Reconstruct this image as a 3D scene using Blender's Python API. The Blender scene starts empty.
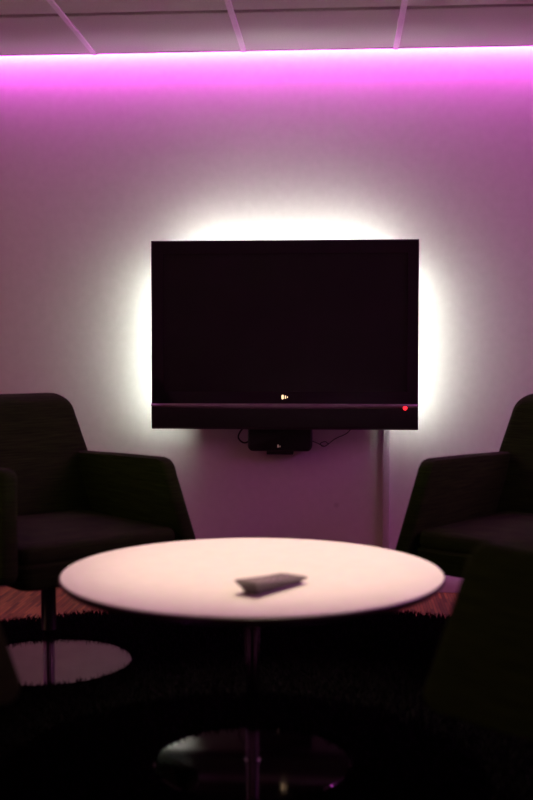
import bpy, bmesh, math, random
import numpy as np
from mathutils import Vector, Matrix
random.seed(7); rng = np.random.default_rng(7)
S = bpy.context.scene
COL = S.collection
PI = math.pi

# ------------------------------------------------------------------ materials
def mat(name, color, rough=.5, metal=0., spec=.5, emit=None, estr=0., coat=0.):
    m = bpy.data.materials.new(name); m.use_nodes = True
    b = m.node_tree.nodes['Principled BSDF']
    b.inputs['Base Color'].default_value = (*color, 1)
    b.inputs['Roughness'].default_value = rough
    b.inputs['Metallic'].default_value = metal
    b.inputs['Specular IOR Level'].default_value = spec
    b.inputs['Coat Weight'].default_value = coat
    if emit:
        b.inputs['Emission Color'].default_value = (*emit, 1)
        b.inputs['Emission Strength'].default_value = estr
    return m

def noise_color(m, c0, c1, scale=(1, 1, 1), nscale=5., detail=4., lo=.35, hi=.65, bump=0., bdist=.002):
    nt = m.node_tree; N = nt.nodes; L = nt.links
    b = N['Principled BSDF']
    tc = N.new('ShaderNodeTexCoord'); mp = N.new('ShaderNodeMapping')
    mp.inputs['Scale'].default_value = scale
    no = N.new('ShaderNodeTexNoise'); no.inputs['Scale'].default_value = nscale; no.inputs['Detail'].default_value = detail
    rp = N.new('ShaderNodeValToRGB')
    rp.color_ramp.elements[0].position = lo; rp.color_ramp.elements[0].color = (*c0, 1)
    rp.color_ramp.elements[1].position = hi; rp.color_ramp.elements[1].color = (*c1, 1)
    L.new(tc.outputs['Object'], mp.inputs['Vector']); L.new(mp.outputs['Vector'], no.inputs['Vector'])
    L.new(no.outputs['Fac'], rp.inputs['Fac']); L.new(rp.outputs['Color'], b.inputs['Base Color'])
    if bump:
        bp = N.new('ShaderNodeBump'); bp.inputs['Strength'].default_value = bump; bp.inputs['Distance'].default_value = bdist
        L.new(no.outputs['Fac'], bp.inputs['Height']); L.new(bp.outputs['Normal'], b.inputs['Normal'])
    return m

M = {}
M['wall'] = noise_color(mat('painted_wall', (.74, .69, .70), .85, spec=.2), (.73, .68, .69), (.76, .71, .72), (1, 1, 1), 30, 3, bump=.06, bdist=.001)
M['tile'] = noise_color(mat('ceiling_tile', (.6, .6, .6), .9, spec=.2), (.70, .67, .66), (.76, .73, .72), (1, 1, 1), 180, 3, bump=.15, bdist=.001)
M['grid'] = noise_color(mat('grid_metal', (.8, .8, .8), .4, spec=.6), (.84, .82, .83), (.88, .86, .87), (1, 1, 1), 20, 2)
M['dark'] = noise_color(mat('dark_recess', (.05, .05, .05), .9), (.10, .09, .09), (.12, .11, .11), (1, 1, 1), 20, 2)
M['skirt'] = noise_color(mat('white_skirting', (.7, .66, .68), .45), (.68, .64, .66), (.72, .68, .70), (1, 1, 1), 12, 2)
M['fabric'] = noise_color(mat('slub_fabric', (.02, .02, .015), .9, spec=.12), (.013, .034, .005), (.034, .074, .011), (3, 3, 90), 3.2, 5, .32, .72, bump=.35, bdist=.003)
M['chrome'] = noise_color(mat('polished_steel', (.75, .75, .75), .12, 1.), (.48, .48, .48), (.54, .54, .54), (1, 1, 1), 8, 2)
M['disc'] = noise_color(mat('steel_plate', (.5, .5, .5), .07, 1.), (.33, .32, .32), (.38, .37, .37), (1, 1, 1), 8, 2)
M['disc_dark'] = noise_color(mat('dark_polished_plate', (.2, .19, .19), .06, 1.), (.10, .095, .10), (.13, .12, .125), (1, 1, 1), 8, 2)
M['blackmetal'] = noise_color(mat('black_lacquered_metal', (.012, .012, .012), .35), (.010, .010, .010), (.014, .014, .014), (1, 1, 1), 12, 2)
M['laminate'] = noise_color(mat('white_laminate', (.8, .78, .76), .38, spec=.4), (.80, .775, .755), (.83, .805, .785), (1, 1, 1), 25, 3)
M['edge'] = noise_color(mat('dark_table_edge', (.03, .018, .015), .4), (.022, .014, .012), (.035, .022, .018), (1, 1, 40), 6, 2)
M['gloss'] = noise_color(mat('gloss_black_plastic', (.006, .006, .006), .07), (.010, .010, .010), (.013, .012, .013), (1, 1, 1), 10, 2)
M['screen'] = noise_color(mat('dark_screen', (.012, .011, .012), .22, spec=.35), (.016, .016, .0155), (.019, .018, .018), (1, 1, 1), 6, 2)
M['plastic'] = noise_color(mat('matt_black_plastic', (.01, .01, .01), .5), (.007, .007, .007), (.011, .011, .011), (1, 1, 1), 60, 2)
M['silver'] = noise_color(mat('silver_trim', (.3, .27, .3), .5, .3), (.28, .25, .28), (.33, .29, .32), (1, 1, 1), 20, 2)
M['led_white'] = mat('white_backlight', (.9, .9, .9), .5, emit=(.90, 1., .84), estr=57.)
M['led_red'] = mat('red_indicator', (.8, .02, .04), .3, emit=(1., .02, .03), estr=2.5)
M['glint'] = mat('glowing_glint', (.9, .7, .5), .4, emit=(1., .70, .38), estr=1.6)
M['glint_dim'] = mat('faint_glowing_glint', (.5, .4, .35), .4, emit=(1., .6, .45), estr=.10)
M['rem_body'] = noise_color(mat('grey_remote_plastic', (.06, .055, .06), .45), (.11, .10, .10), (.14, .125, .125), (1, 1, 1), 40, 2)
M['rem_top'] = noise_color(mat('glow_toned_remote_face', (.3, .26, .26), .25), (.27, .23, .235), (.32, .27, .275), (1, 1, 1), 40, 2)  # paler than the casing: reflected wall glow put into its colour
M['rem_key'] = noise_color(mat('grey_remote_keys', (.25, .22, .23), .5), (.22, .19, .20), (.28, .25, .26), (1, 1, 1), 40, 2)
M['duct'] = noise_color(mat('duct_plastic', (.62, .58, .62), .5), (.60, .56, .60), (.64, .60, .64), (1, 1, 1), 20, 2)
M['backing'] = noise_color(mat('rug_backing', (.008, .007, .008), 1., spec=0.), (.007, .006, .007), (.010, .008, .010), (1, 1, 1), 90, 2)
M['pile'] = noise_color(mat('black_shag_yarn', (.01, .008, .01), 1., spec=.05), (.003, .0025, .003), (.008, .006, .008), (1, 1, 1), 60, 2)

# scuffed spot low on the wall under the television
def wall_scuff(m):
    nt = m.node_tree; N = nt.nodes; L = nt.links
    b = N['Principled BSDF']; src = b.inputs['Base Color'].links[0].from_socket
    tc = N.new('ShaderNodeTexCoord'); vm = N.new('ShaderNodeVectorMath'); vm.operation = 'DISTANCE'
    vm.inputs[1].default_value = (-.015, 4.50, .358)
    mr = N.new('ShaderNodeMapRange'); mr.inputs[1].default_value = .004; mr.inputs[2].default_value = .016
    mr.inputs[3].default_value = .35; mr.inputs[4].default_value = 0.
    mx = N.new('ShaderNodeMix'); mx.data_type = 'RGBA'; mx.inputs[7].default_value = (.35, .28, .30, 1)
    L.new(tc.outputs['Object'], vm.inputs[0]); L.new(vm.outputs['Value'], mr.inputs[0])
    L.new(mr.outputs[0], mx.inputs[0]); L.new(src, mx.inputs[6]); L.new(mx.outputs[2], b.inputs['Base Color'])
wall_back_mat = noise_color(mat('painted_back_wall', (.74, .69, .70), .85, spec=.2), (.73, .68, .69), (.76, .71, .72), (1, 1, 1), 30, 3, bump=.06, bdist=.001)
wall_scuff(wall_back_mat)

def parquet():
    m = mat('strip_parquet', (.3, .13, .05), .38, spec=.45)
    nt = m.node_tree; N = nt.nodes; L = nt.links; b = N['Principled BSDF']
    tc = N.new('ShaderNodeTexCoord'); mp = N.new('ShaderNodeMapping'); mp.inputs['Rotation'].default_value = (0, 0, PI/2)
    br = N.new('ShaderNodeTexBrick'); br.inputs['Scale'].default_value = 1.
    br.inputs['Brick Width'].default_value = .18; br.inputs['Row Height'].default_value = .0125
    br.inputs['Mortar Size'].default_value = .0008; br.inputs['Bias'].default_value = 0.
    br.inputs['Color1'].default_value = (.15, .06, .015, 1); br.inputs['Color2'].default_value = (.62, .33, .09, 1)
    br.inputs['Mortar'].default_value = (.04, .015, .007, 1); br.offset = .37
    no = N.new('ShaderNodeTexNoise'); no.inputs['Scale'].default_value = 14
    mp2 = N.new('ShaderNodeMapping'); mp2.inputs['Scale'].default_value = (12, .8, 1)
    mx = N.new('ShaderNodeMix'); mx.data_type = 'RGBA'; mx.blend_type = 'MULTIPLY'; mx.inputs[0].default_value = .5
    L.new(tc.outputs['Object'], mp.inputs[0]); L.new(mp.outputs[0], br.inputs['Vector'])
    L.new(tc.outputs['Object'], mp2.inputs[0]); L.new(mp2.outputs[0], no.inputs['Vector'])
    L.new(br.outputs['Color'], mx.inputs[6]); L.new(no.outputs['Color'], mx.inputs[7]); L.new(mx.outputs[2], b.inputs['Base Color'])
    return m
M['parquet'] = parquet()

# ------------------------------------------------------------------ mesh helpers
def link(name, bm, m, parent=None, sharp=40, smooth=True):
    bmesh.ops.recalc_face_normals(bm, faces=bm.faces)
    me = bpy.data.meshes.new(name); bm.to_mesh(me); bm.free()
    if smooth:
        for p in me.polygons: p.use_smooth = True
        me.set_sharp_from_angle(angle=math.radians(sharp))
    me.materials.append(m)
    o = bpy.data.objects.new(name, me); COL.objects.link(o)
    if parent: o.parent = parent
    return o

def tag(o, label=None, cat=None, group=None, kind=None):
    if label: o['label'] = label
    if cat: o['category'] = cat
    if group: o['group'] = group
    if kind: o['kind'] = kind
    return o

def empty(name, loc, rz=0):
    o = bpy.data.objects.new(name, None); COL.objects.link(o)
    o.location = loc; o.rotation_euler = (0, 0, rz); o.empty_display_size = .1
    return o

def box(bm, x0, x1, y0, y1, z0, z1, bev=0., seg=2):
    r = bmesh.ops.create_cube(bm, size=1)
    vs = r['verts']
    for v in vs:
        v.co = Vector(((x0 + x1)/2 + v.co.x*(x1 - x0), (y0 + y1)/2 + v.co.y*(y1 - y0), (z0 + z1)/2 + v.co.z*(z1 - z0)))
    if bev:
        es = {e for v in vs for e in v.link_edges}
        bmesh.ops.bevel(bm, geom=list(es), offset=bev, segments=seg, profile=.5, affect='EDGES')

def B(*a, **k):
    bm = bmesh.new(); box(bm, *a, **k); return bm

def loft(bm, rings, cap=True):
    vr = [[bm.verts.new(p) for p in r] for r in rings]
    n = len(vr[0])
    for a, b in zip(vr, vr[1:]):
        for i in range(n):
            bm.faces.new((a[i], a[(i+1) % n], b[(i+1) % n], b[i]))
    if cap:
        bm.faces.new(vr[0][::-1]); bm.faces.new(vr[-1])

def lathe(bm, prof, seg=64, cx=0, cy=0):
    rings = [[(cx + r*math.cos(2*PI*i/seg), cy + r*math.sin(2*PI*i/seg), z) for i in range(seg)] for r, z in prof]
    loft(bm, rings)

def rrect(hx, hy, r, n=6):
    pts = []
    r = max(min(r, hx - 1e-4, hy - 1e-4), 1e-4)
    for cx, cy, a0 in ((hx-r, hy-r, 0), (-hx+r, hy-r, 90), (-hx+r, -hy+r, 180), (hx-r, -hy+r, 270)):
        for k in range(n+1):
            a = math.radians(a0 + 90*k/n); pts.append((cx + r*math.cos(a), cy + r*math.sin(a)))
    return pts

def tube(bm, pts, r, seg=8):
    pts = [Vector(p) for p in pts]; rings = []
    for i, p in enumerate(pts):
        d = (pts[min(i+1, len(pts)-1)] - pts[max(i-1, 0)]).normalized()
        a = d.cross(Vector((0, 1, .03))).normalized(); b = d.cross(a)
        rings.append([tuple(p + r*(math.cos(2*PI*k/seg)*a + math.sin(2*PI*k/seg)*b)) for k in range(seg)])
    loft(bm, rings)

def smooth_path(ctrl, n=8):
    c = [Vector(p) for p in ctrl]; c = [2*c[0]-c[1]] + c + [2*c[-1]-c[-2]]; out = []
    for i in range(1, len(c)-2):
        for k in range(n):
            t = k/n
            out.append(.5*((2*c[i]) + (c[i+1]-c[i-1])*t + (2*c[i-1]-5*c[i]+4*c[i+1]-c[i+2])*t*t + (3*c[i]-c[i-1]-3*c[i+1]+c[i+2])*t**3))
    out.append(c[-2]); return out

# ------------------------------------------------------------------ the setting
W = 4.50            # wall carrying the television
CE = 4.395          # edge of the suspended ceiling, a slot short of the wall
CZ = 2.192
X0, X1, Y0 = -3.2, 3.2, -2.6
TOP = 2.55
def struct(name, bm, m, parent=None, **k):
    o = link(name, bm, m, parent, **k); o['kind'] = 'structure'; return o
struct('floor', B(X0, X1, Y0, W, -.10, 0), M['parquet'], smooth=False)
struct('wall_back', B(X0-.1, X1+.1, W, W+.1, -.10, TOP), wall_back_mat, smooth=False)
struct('wall_left', B(X0-.1, X0, Y0, W, -.10, TOP), M['wall'], smooth=False)
struct('wall_right', B(X1, X1+.1, Y0, W, -.10, TOP), M['wall'], smooth=False)
struct('wall_front', B(X0-.1, X1+.1, Y0-.1, Y0, -.10, TOP), M['wall'], smooth=False)
struct('ceiling_slab', B(X0-.1, X1+.1, Y0-.1, W+.1, TOP, TOP+.1), M['wall'], smooth=False)
struct('baseboard_back', B(X0, X1, W-.007, W, 0, .07, bev=.003), M['skirt'])

ceil = empty('ceiling', (0, 0, CZ)); ceil['kind'] = 'structure'
# tiles lie flush, a shadow gap crosses every row, narrow metal runners hang along the tiles
bm = bmesh.new()
xs = [-.991 + .603*k for k in range(-4, 8)]
rows = [(CE - .012, 3.900)]
y = 3.869
while y > Y0:
    rows.append((y, max(y - .565, Y0))); y -= .605
for xa, xb in zip(xs, xs[1:]):
    xa = max(xa, X0); xb = min(xb, X1)
    if xb - xa < .05: continue
    for ya, yb in rows:
        if ya - yb < .02: continue
        box(bm, xa + .008, xb - .008, yb, ya, 0, .020, bev=.003, seg=1)
o = link('tiles', bm, M['tile'], ceil)
o = link('tile_backing', B(X0, X1, Y0, CE - .012, .024, .034), M['dark'], ceil, smooth=False)
bm = bmesh.new()
for xk in xs:
    if X0 + .05 < xk < X1 - .05:
        box(bm, xk - .0105, xk + .0105, Y0, CE - .004, -.006, .003, bev=.0015, seg=1)
link('runners', bm, M['grid'], ceil)
link('edge_trim', B(X0, X1, CE - .012, CE, -.002, .036, bev=.001, seg=1), M['grid'], ceil)

# ------------------------------------------------------------------ television
TX0, TX1, TZ0, TZ1 = -.756, .307, .681, 1.435
TF = 4.33          # front plane
tv = tag(empty('television', ((TX0+TX1)/2, TF, TZ0)), 'wide black flat television glowing white against the wall', 'television')
def tvb(name, bm, m, parent=None, **k):
    o = link(name, bm, m, None, **k); o.parent = parent or tv
    o.data.transform(Matrix.Translation(-Vector(((TX0+TX1)/2, TF, TZ0)))); return o
zs = .781; sx0, sx1, sz0, sz1 = -.707, .263, .834, 1.382
bm = bmesh.new()
fr_o = [(TX0, zs), (TX1, zs), (TX1, TZ1), (TX0, TZ1)]
fr_i = [(sx0, sz0), (sx1, sz0), (sx1, sz1), (sx0, sz1)]
fr_m = [(TX0+.004, zs+.004), (TX1-.004, zs+.004), (TX1-.004, TZ1-.004), (TX0+.004, TZ1-.004)]
def ringv(q, yy): return [(x, yy, z) for x, z in q]
loft(bm, [ringv(fr_i, TF+.012), ringv(fr_i, TF+.001), ringv(fr_m, TF), ringv(fr_o, TF+.004), ringv(fr_o, TF+.040),
          ringv([(TX0+.03, zs), (TX1-.03, zs), (TX1-.03, TZ1-.03), (TX0+.03, TZ1-.03)], TF+.046)], cap=False)
bezel = tvb('bezel', bm, M['gloss'], sharp=25)
tvb('screen', B(sx0-.002, sx1+.002, TF+.008, TF+.014, sz0-.002, sz1+.002), M['screen'], smooth=False)
# speaker bar below with a slightly tapered bottom
bm = bmesh.new()
for_r = [(0., 0.), ]
sec = [(TF+.004, TZ0+.004), (TF-.004, TZ0+.012), (TF-.008, .74), (TF-.006, zs-.010), (TF, zs-.008), (TF+.040, zs-.008), (TF+.044, TZ0+.006), (TF+.034, TZ0)]
rings = []
for k in range(25):
    t = k/24; x = TX0 + .0005 + (TX1 - TX0 - .001)*t
    rings.append([(x, yy, zz) for yy, zz in sec])
loft(bm, rings)
speaker_bar = tvb('speaker_bar', bm, M['plastic'])
# slim silver strip, bowed a little, between screen frame and speaker bar
bm = bmesh.new(); rings = []
for k in range(41):
    t = k/40; u = 2*t - 1; x = TX0 + (TX1-TX0)*t
    zc = zs - .0015 - .0035*(1-u*u); h = .0075 + .0045*(1 - u*u)
    rings.append([(x, TF-.010+yy*.012, zc + zz*h) for yy, zz in ((0, -.5), (-.35, 0), (0, .9), (1.2, .9), (1.2, -.9), (.3, -.9))])
loft(bm, rings)
tvb('silver_strip', bm, M['silver'], sharp=60)
bm = bmesh.new(); bmesh.ops.create_uvsphere(bm, u_segments=16, v_segments=10, radius=.0085, matrix=Matrix.Translation((.255, TF-.009, .771)))
o = tvb('power_light', bm, M['led_red'], speaker_bar); o['label'] = 'glowing red power light'
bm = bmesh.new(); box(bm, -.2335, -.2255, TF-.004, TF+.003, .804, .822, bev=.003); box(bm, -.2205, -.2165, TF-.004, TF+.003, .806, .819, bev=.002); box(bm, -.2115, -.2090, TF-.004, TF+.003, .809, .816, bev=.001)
o = tvb('glint', bm, M['glint'], bezel); o['label'] = 'small lamp glint built as glowing shapes'  # glowing shapes stand in for a lamp's reflection in the glossy bezel
tvb('rear_housing', B(TX0+.064, TX1-.064, TF+.044, TF+.078, TZ0+.03, TZ1-.064, bev=.010), M['plastic'])
tvb('wall_bracket', B(-.40, -.06, TF+.076, W-.0008, .90, 1.25, bev=.004), M['blackmetal'])
ya, yb = TF+.050, TF+.062
tvb('backlight', B(TX0+.050, TX0+.062, ya, yb, TZ0+.045, TZ1-.12), M['led_white'], smooth=False)
tvb('backlight', B(TX1-.062, TX1-.050, ya, yb, TZ0+.045, TZ1-.12), M['led_white'], smooth=False)
tvb('backlight', B(TX0+.13, TX1-.13, ya, yb, TZ1-.062, TZ1-.050), M['led_white'], smooth=False)

# black box with rounded lower corners hung on the wall under the television
bx = tag(empty('set_top_box', (-.245, 4.44, .588)), 'small black box with rounded corners hung on the wall under the television', 'box')
prof = []
hx, hz, r = .131, .051, .022
bm = bmesh.new()
def bring(yv, s):
    out = []
    for k in range(9):
        a = PI + PI/2*k/8; out.append((-hx+s+r + r*math.cos(a), yv, r + s + r*math.sin(a)))
    for k in range(9):
        a = 1.5*PI + PI/2*k/8; out.append((hx-s-r + r*math.cos(a), yv, r + s + r*math.sin(a)))
    out += [(hx-s, yv, 2*hz-s), (-hx+s, yv, 2*hz-s)]
    return out
loft(bm, [bring(-.030, .006), bring(-.036+.010, .002), bring(-.020, 0), bring(.050, 0), bring(.055, .004)])
link('casing', bm, M['plastic'], bx)
link('lower_lip', B(-.055, .055, -.018, .04, -.014, .002, bev=.004), M['plastic'], bx)
bm = bmesh.new(); box(bm, -.010, -.004, -.0315, -.0295, .016, .028, bev=.001); box(bm, -.001, .003, -.0315, -.0295, .017, .024, bev=.0008)
o = link('glint', bm, M['glint_dim'], bx); o['label'] = 'dim lamp glint built as glowing shapes'  # lamp reflection on the box, made as faintly glowing shapes
link('mounting_plate', B(-.09, .09, .050, W-4.4408, .012, .075, bev=.003), M['blackmetal'], bx)

# cables and the white cable duct
bm = bmesh.new(); tube(bm, smooth_path([(-.375, 4.455, .700), (-.405, 4.45, .672), (-.418, 4.45, .642), (-.402, 4.45, .622), (-.386, 4.45, .620), (-.372, 4.45, .628)]), .0035)
tag(link('cable', bm, M['plastic']), 'thick black cable looping into the box under the television', 'cable', 'cables under the television')
bm = bmesh.new(); tube(bm, smooth_path([(-.116, 4.455, .628), (-.092, 4.46, .618), (-.066, 4.465, .606), (-.050, 4.47, .614), (-.062, 4.47, .624), (-.082, 4.47, .616), (-.064, 4.475, .604), (-.020, 4.475, .636), (.028, 4.47, .660), (.060, 4.46, .700)]), .0018)
tag(link('cable', bm, M['plastic']), 'thin tangled cable hanging between the box and the duct', 'cable', 'cables under the television')
dct = tag(empty('cable_duct', (.189, W-.0008, 0)), 'narrow pale cable duct running down the wall below the television', 'cable duct')
link('channel', B(-.015, .015, -.020, 0, .062, .90, bev=.002), M['duct'], dct)
link('cover', B(-.0135, .0135, -.026, -.018, .064, .90, bev=.002), M['duct'], dct)

# ------------------------------------------------------------------ rug
RX, RY, RR = -.24, 2.40, 1.70
TBL = (-.206, 2.545)
CH = [(-.912, 3.335, 44.8), (.637, 3.40, -36.5), (.625, 1.93, 225), (-1.055, 1.93, 134)]
rug = tag(empty('rug', (RX, RY, 0)), 'big round black shaggy rug under the table and armchairs', 'rug')
bm = bmesh.new(); lathe(bm, [(RR-.01, 0), (RR, .004), (RR, .010), (RR-.006, .012)], 128)
link('backing', bm, M['backing'], rug)
n = 190000
rad = RR*np.sqrt(rng.random(n)); th = rng.random(n)*2*PI
px, py = rad*np.cos(th), rad*np.sin(th)
ok = np.ones(n, bool)
for (cx, cy, R) in [(TBL[0], TBL[1], .2425)] + [(c[0], c[1], .2675) for c in CH]:
    ok &= (px + RX - cx)**2 + (py + RY - cy)**2 > R*R
px, py = px[ok], py[ok]; n = len(px)
h = .022 + .012*rng.random(n); az = rng.random(n)*2*PI; ln = .022*rng.random(n)
wd = .0018 + .0018*rng.random(n); fa = rng.random(n)*2*PI
cx, sx = wd*np.cos(fa), wd*np.sin(fa)
v = np.zeros((n, 5, 3)); zb = np.full(n, .0125); zm = np.full(n, .0265)
v[:, 0] = np.stack([px + cx, py + sx, zb], 1); v[:, 1] = np.stack([px - cx, py - sx, zb], 1)
v[:, 2] = np.stack([px - cx*.8, py - sx*.8, zm], 1); v[:, 3] = np.stack([px + cx*.8, py + sx*.8, zm], 1)
v[:, 4] = np.stack([px + ln*np.cos(az), py + ln*np.sin(az), .0125 + h], 1)
base = 5*np.arange(n, dtype=np.int32)
li = np.stack([base, base+1, base+2, base+3, base+3, base+2, base+4], 1).ravel()
ls = np.stack([7*np.arange(n), 7*np.arange(n)+4], 1).ravel().astype(np.int32)
me = bpy.data.meshes.new('pile'); me.vertices.add(5*n); me.vertices.foreach_set('co', v.ravel())
me.loops.add(7*n); me.loops.foreach_set('vertex_index', li.astype(np.int32))
me.polygons.add(2*n); me.polygons.foreach_set('loop_start', ls)
me.update(calc_edges=True); me.validate(); me.materials.append(M['pile'])
pile = bpy.data.objects.new('pile', me); COL.objects.link(pile); pile.parent = rug; pile['kind'] = 'stuff'

# ------------------------------------------------------------------ coffee table
tb = tag(empty('coffee_table', (*TBL, .0122)), 'round white coffee table on a steel post and disc foot', 'table')
T = .480 - .0122; R = .450
bm = bmesh.new(); lathe(bm, [(R-.004, T-.004), (R-.003, T-.002), (R-.0045, T)], 160); link('tabletop', bm, M['laminate'], tb, sharp=12)
bm = bmesh.new(); lathe(bm, [(R-.03, T-.024), (R-.010, T-.020), (R, T-.010), (R, T-.0035), (R-.002, T-.0025), (R-.006, T-.0025)], 160)
o = link('edge', bm, M['edge'], tb); o['label'] = 'dark table edge'
bm = bmesh.new(); lathe(bm, [(.12, T-.034), (.12, T-.026), (.115, T-.023)], 48); link('mounting_plate', bm, M['blackmetal'], tb)
bm = bmesh.new(); lathe(bm, [(.016, .0105), (.016, T-.034)], 32); link('post', bm, M['chrome'], tb)
bm = bmesh.new(); lathe(bm, [(.019, .0105), (.019, .015), (.0165, .017)], 32); link('collar', bm, M['chrome'], tb)
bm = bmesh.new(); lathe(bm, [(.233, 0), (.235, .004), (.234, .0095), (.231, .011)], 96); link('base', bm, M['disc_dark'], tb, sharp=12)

# ------------------------------------------------------------------ remote control
rm = tag(empty('remote_control', (-.148, 2.352, .480), math.radians(56)), 'dark grey remote control lying on the white tabletop', 'remote control')
rm.scale = (1.12, 1.16, 1.1)
def rem(hl, hw, r): return rrect(hl, hw, r, 5)
def rring(z, hl, hw, r, dx=0, tilt=0): return [(x+dx, yv, z + tilt*x) for x, yv in rem(hl, hw, r)]
bm = bmesh.new()
loft(bm, [rring(0, .070, .015, .006, .006), rring(.004, .073, .018, .008, .005), rring(.016, .081, .0265, .007, 0, -.085), rring(.019, .083, .0285, .006, 0, -.085), rring(.021, .082, .0275, .006, 0, -.085)])
link('casing', bm, M['rem_body'], rm)
bm = bmesh.new(); loft(bm, [rring(.0205, .078, .0240, .006, 0, -.085), rring(.0218, .077, .0232, .006, 0, -.085)]); face = link('face_plate', bm, M['rem_top'], rm)
for i in range(6):
    for j in range(3):
        x = -.058 + i*.021; yv = -.014 + j*.014
        bm = bmesh.new(); loft(bm, [[(x + a, yv + b, .021 - .055*x) for a, b in rrect(.0062, .0042, .002, 3)], [(x + a*.9, yv + b*.9, .0235 - .055*x) for a, b in rrect(.0062, .0042, .002, 3)]])
        link('button', bm, M['rem_key'], face)

# ------------------------------------------------------------------ tub armchairs
def ang(z):        # shell widens downwards
    return .290 + .05*(.665 - z)/.33
def make_chair():
    root = empty('armchair', (0, 0, 0))
    # backrest: lofted upholstered slab, leaning back, bowed in plan, tapering to rounded top corners
    bm = bmesh.new(); rings = []
    z0, zt, rr, rt = .350, .839, .055, .03
    levels = [z0, z0+.012] + [z0 + .02 + (zt - rr - z0 - .02)*k/8 for k in range(9)] + [zt - rr + rr*math.sin(PI/2*k/9) for k in range(1, 10)]
    for i, z in enumerate(levels):
        t = (z - z0)/(zt - z0)
        w = min(.345, .365 - .10*t)
        dz = max(0, z - (zt - rr)); w -= rr - math.sqrt(max(rr*rr - dz*dz, 0))
        th = .040
        dt = max(0, z - (zt - rt)); th = th - .028 + .028*math.sqrt(max(1 - (dt/rt)**2, .02)) if dt > 0 else th
        if i == 0: w -= .012; th -= .012
        yc = .255 + .115*t
        ring = []
        for x, yv in rrect(max(w, .02), th, min(th*.95, .034), 6):
            ring.append((x, yc + yv - .055*(x/.32)**2, z))
        rings.append(ring)
    # densify long straight sides so the bow reads
    dens = []
    for r in rings:
        q = []
        for a, b in zip(r, r[1:] + r[:1]):
            d = math.dist(a, b); k = 8 if abs(a[0]-b[0]) > .12 or len(q) in () else 1
            q.append((a, b))
        dens.append(r)
    loft(bm, dens)
    link('backrest', bm, M['fabric'], root, sharp=50)
    # arms: panels with rounded front top corner
    for s in (1, -1):
        prof = []
        fb, ft, bk = -.345, -.278, .235      # front bottom, front top, back
        prof += [(bk, .352), (fb + .03, .345)]
        for k in range(5):
            a = -PI/2 - PI/2*k/4; prof.append((fb + .03 + .03*math.cos(a), .375 + .03*math.sin(a)))
        r2 = .040
        for k in range(8):
            a = PI - PI/2*k/7; prof.append((ft + r2 + r2*math.cos(a), .655 - r2 + r2*math.sin(a)))
        prof += [(0, .650), (bk, .642), (bk, .5)]
        bm = bmesh.new()
        def side(ins, xoff):
            cy = sum(p[0] for p in prof)/len(prof); cz = .5
            out = []
            for yv, z in prof:
                y2 = yv + (ins if yv < cy else -ins)*min(1, abs(yv-cy)/.2); z2 = z + (ins if z < cz else -ins)*min(1, abs(z-cz)/.1)
                out.append((s*(ang(z2) - xoff), y2, z2))
            return out
        loft(bm, [side(.016, 0), side(.005, .003), side(0, .014), side(0, .036), side(.005, .047), side(.016, .050)])
        link('arm', bm, M['fabric'], root, sharp=55)
    # under shell
    bm = bmesh.new(); rings = []
    for z, gx, gy in ((.300, .20, .20), (.306, .225, .240), (.325, .262, .292), (.385, .276, .304), (.392, .268, .296)):
        rings.append([(x, yv - .03, z) for x, yv in rrect(gx, gy, .04, 5)])
    loft(bm, rings); link('seat_shell', bm, M['fabric'], root, sharp=50)
    # cushion, softly crowned
    bm = bmesh.new(); rings = []
    for z, g in ((.386, .016), (.391, .005), (.404, 0), (.424, 0), (.436, .004), (.443, .014), (.447, .035), (.450, .08), (.452, .15)):
        rings.append([(x, yv - .045, z) for x, yv in rrect(.268 - g, .282 - g, max(.035 - g*.3, .01), 5)])
    loft(bm, rings); link('seat_cushion', bm, M['fabric'], root, sharp=60)
    bm = bmesh.new(); lathe(bm, [(.09, .286), (.10, .290), (.10, .300), (.09, .302)], 40); link('mounting_plate', bm, M['blackmetal'], root)
    bm = bmesh.new(); lathe(bm, [(.021, .112), (.0235, .115), (.0235, .290)], 32); o = link('sleeve', bm, M['blackmetal'], root); o['label'] = 'black upper sleeve'
    bm = bmesh.new(); lathe(bm, [(.0185, .0105), (.0185, .118)], 32); link('column', bm, M['chrome'], root)
    bm = bmesh.new(); lathe(bm, [(.258, 0), (.260, .004), (.259, .0095), (.256, .011)], 96); link('base', bm, M['disc'], root, sharp=12)
    return root
labels = ['dark green tub armchair by the wall, its whole disc foot showing',
          'dark green tub armchair by the wall beside the pale cable duct',
          'near tub armchair seen from its side, closest to us on the right of the table',
          'near tub armchair only just entering at the left edge of the photo']
proto = make_chair()
for i, (x, yv, a) in enumerate(CH):
    if i == 0: o = proto
    else:
        o = proto.copy(); COL.objects.link(o)
        for ch in proto.children:
            c = ch.copy(); COL.objects.link(c); c.parent = o
    o.location = (x, yv, .0122); o.rotation_euler = (0, 0, math.radians(a))
    tag(o, labels[i], 'armchair', 'tub armchairs around the coffee table')

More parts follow.
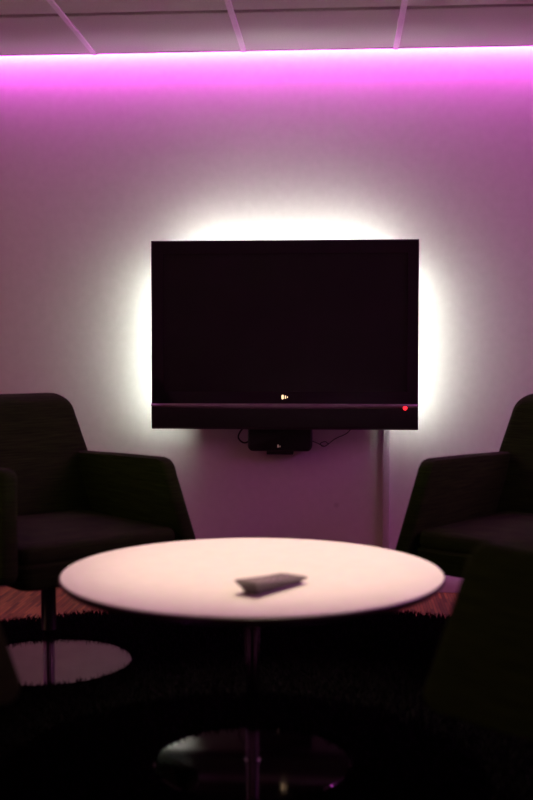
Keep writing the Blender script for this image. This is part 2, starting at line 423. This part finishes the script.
# ------------------------------------------------------------------ light
def area(name, loc, rot, sx, sy, power, color):
    l = bpy.data.lights.new(name, 'AREA'); l.shape = 'RECTANGLE'; l.size = sx; l.size_y = sy; l.energy = power; l.color = color
    o = bpy.data.objects.new(name, l); COL.objects.link(o); o.location = loc; o.rotation_euler = rot; return o
# pink tube in the slot above the ceiling edge, washing down the wall
area('cove_lamp', (.1, 4.471, CZ + .046), (math.radians(10), 0, 0), 3.4, .03, 17., (1., .12, .97))
# added fill lights, unseen, along both side walls to brighten the lower back wall
area('side_fill_light', (X1 - .25, 2.1, CZ - .06), (0, math.radians(55), 0), .22, 3.6, 25., (1., .20, .92))
area('side_fill_light', (X0 + .25, 2.1, CZ - .06), (0, math.radians(-55), 0), .22, 3.6, 10., (1., .46, .32))
# warm lamp over the table
l = bpy.data.lights.new('table_lamp', 'SPOT'); l.energy = 160; l.color = (1., .79, .53); l.spot_size = math.radians(44); l.spot_blend = .85; l.shadow_soft_size = .035
o = bpy.data.objects.new('table_lamp', l); COL.objects.link(o); o.location = (-.12, 2.85, CZ - .03)
o.rotation_euler = (Vector((-.16, 2.68, .48)) - o.location).to_track_quat('-Z', 'Y').to_euler()

w = bpy.data.worlds.new('World'); S.world = w; w.use_nodes = True
w.node_tree.nodes['Background'].inputs[0].default_value = (.02, .018, .02, 1); w.node_tree.nodes['Background'].inputs[1].default_value = 1.

# ------------------------------------------------------------------ camera
cd = bpy.data.cameras.new('camera'); cam = bpy.data.objects.new('camera', cd); COL.objects.link(cam)
cd.sensor_fit = 'VERTICAL'; cd.sensor_height = 36; cd.sensor_width = 24; cd.lens = 1090*36/800
cam.location = (0, 0, 1.0)
cam.rotation_euler = (PI/2 - math.atan(50/1090), 0, math.radians(3.88))
cd.dof.use_dof = True; cd.dof.focus_distance = 4.40; cd.dof.aperture_fstop = 2.0
S.camera = cam
S.view_settings.view_transform = 'Standard'; S.view_settings.look = 'None'; S.view_settings.gamma = 1; S.view_settings.exposure = 0
S.view_settings.use_curve_mapping = False
S.cycles.use_denoising = True
S.cycles.max_bounces = 10; S.cycles.diffuse_bounces = 6
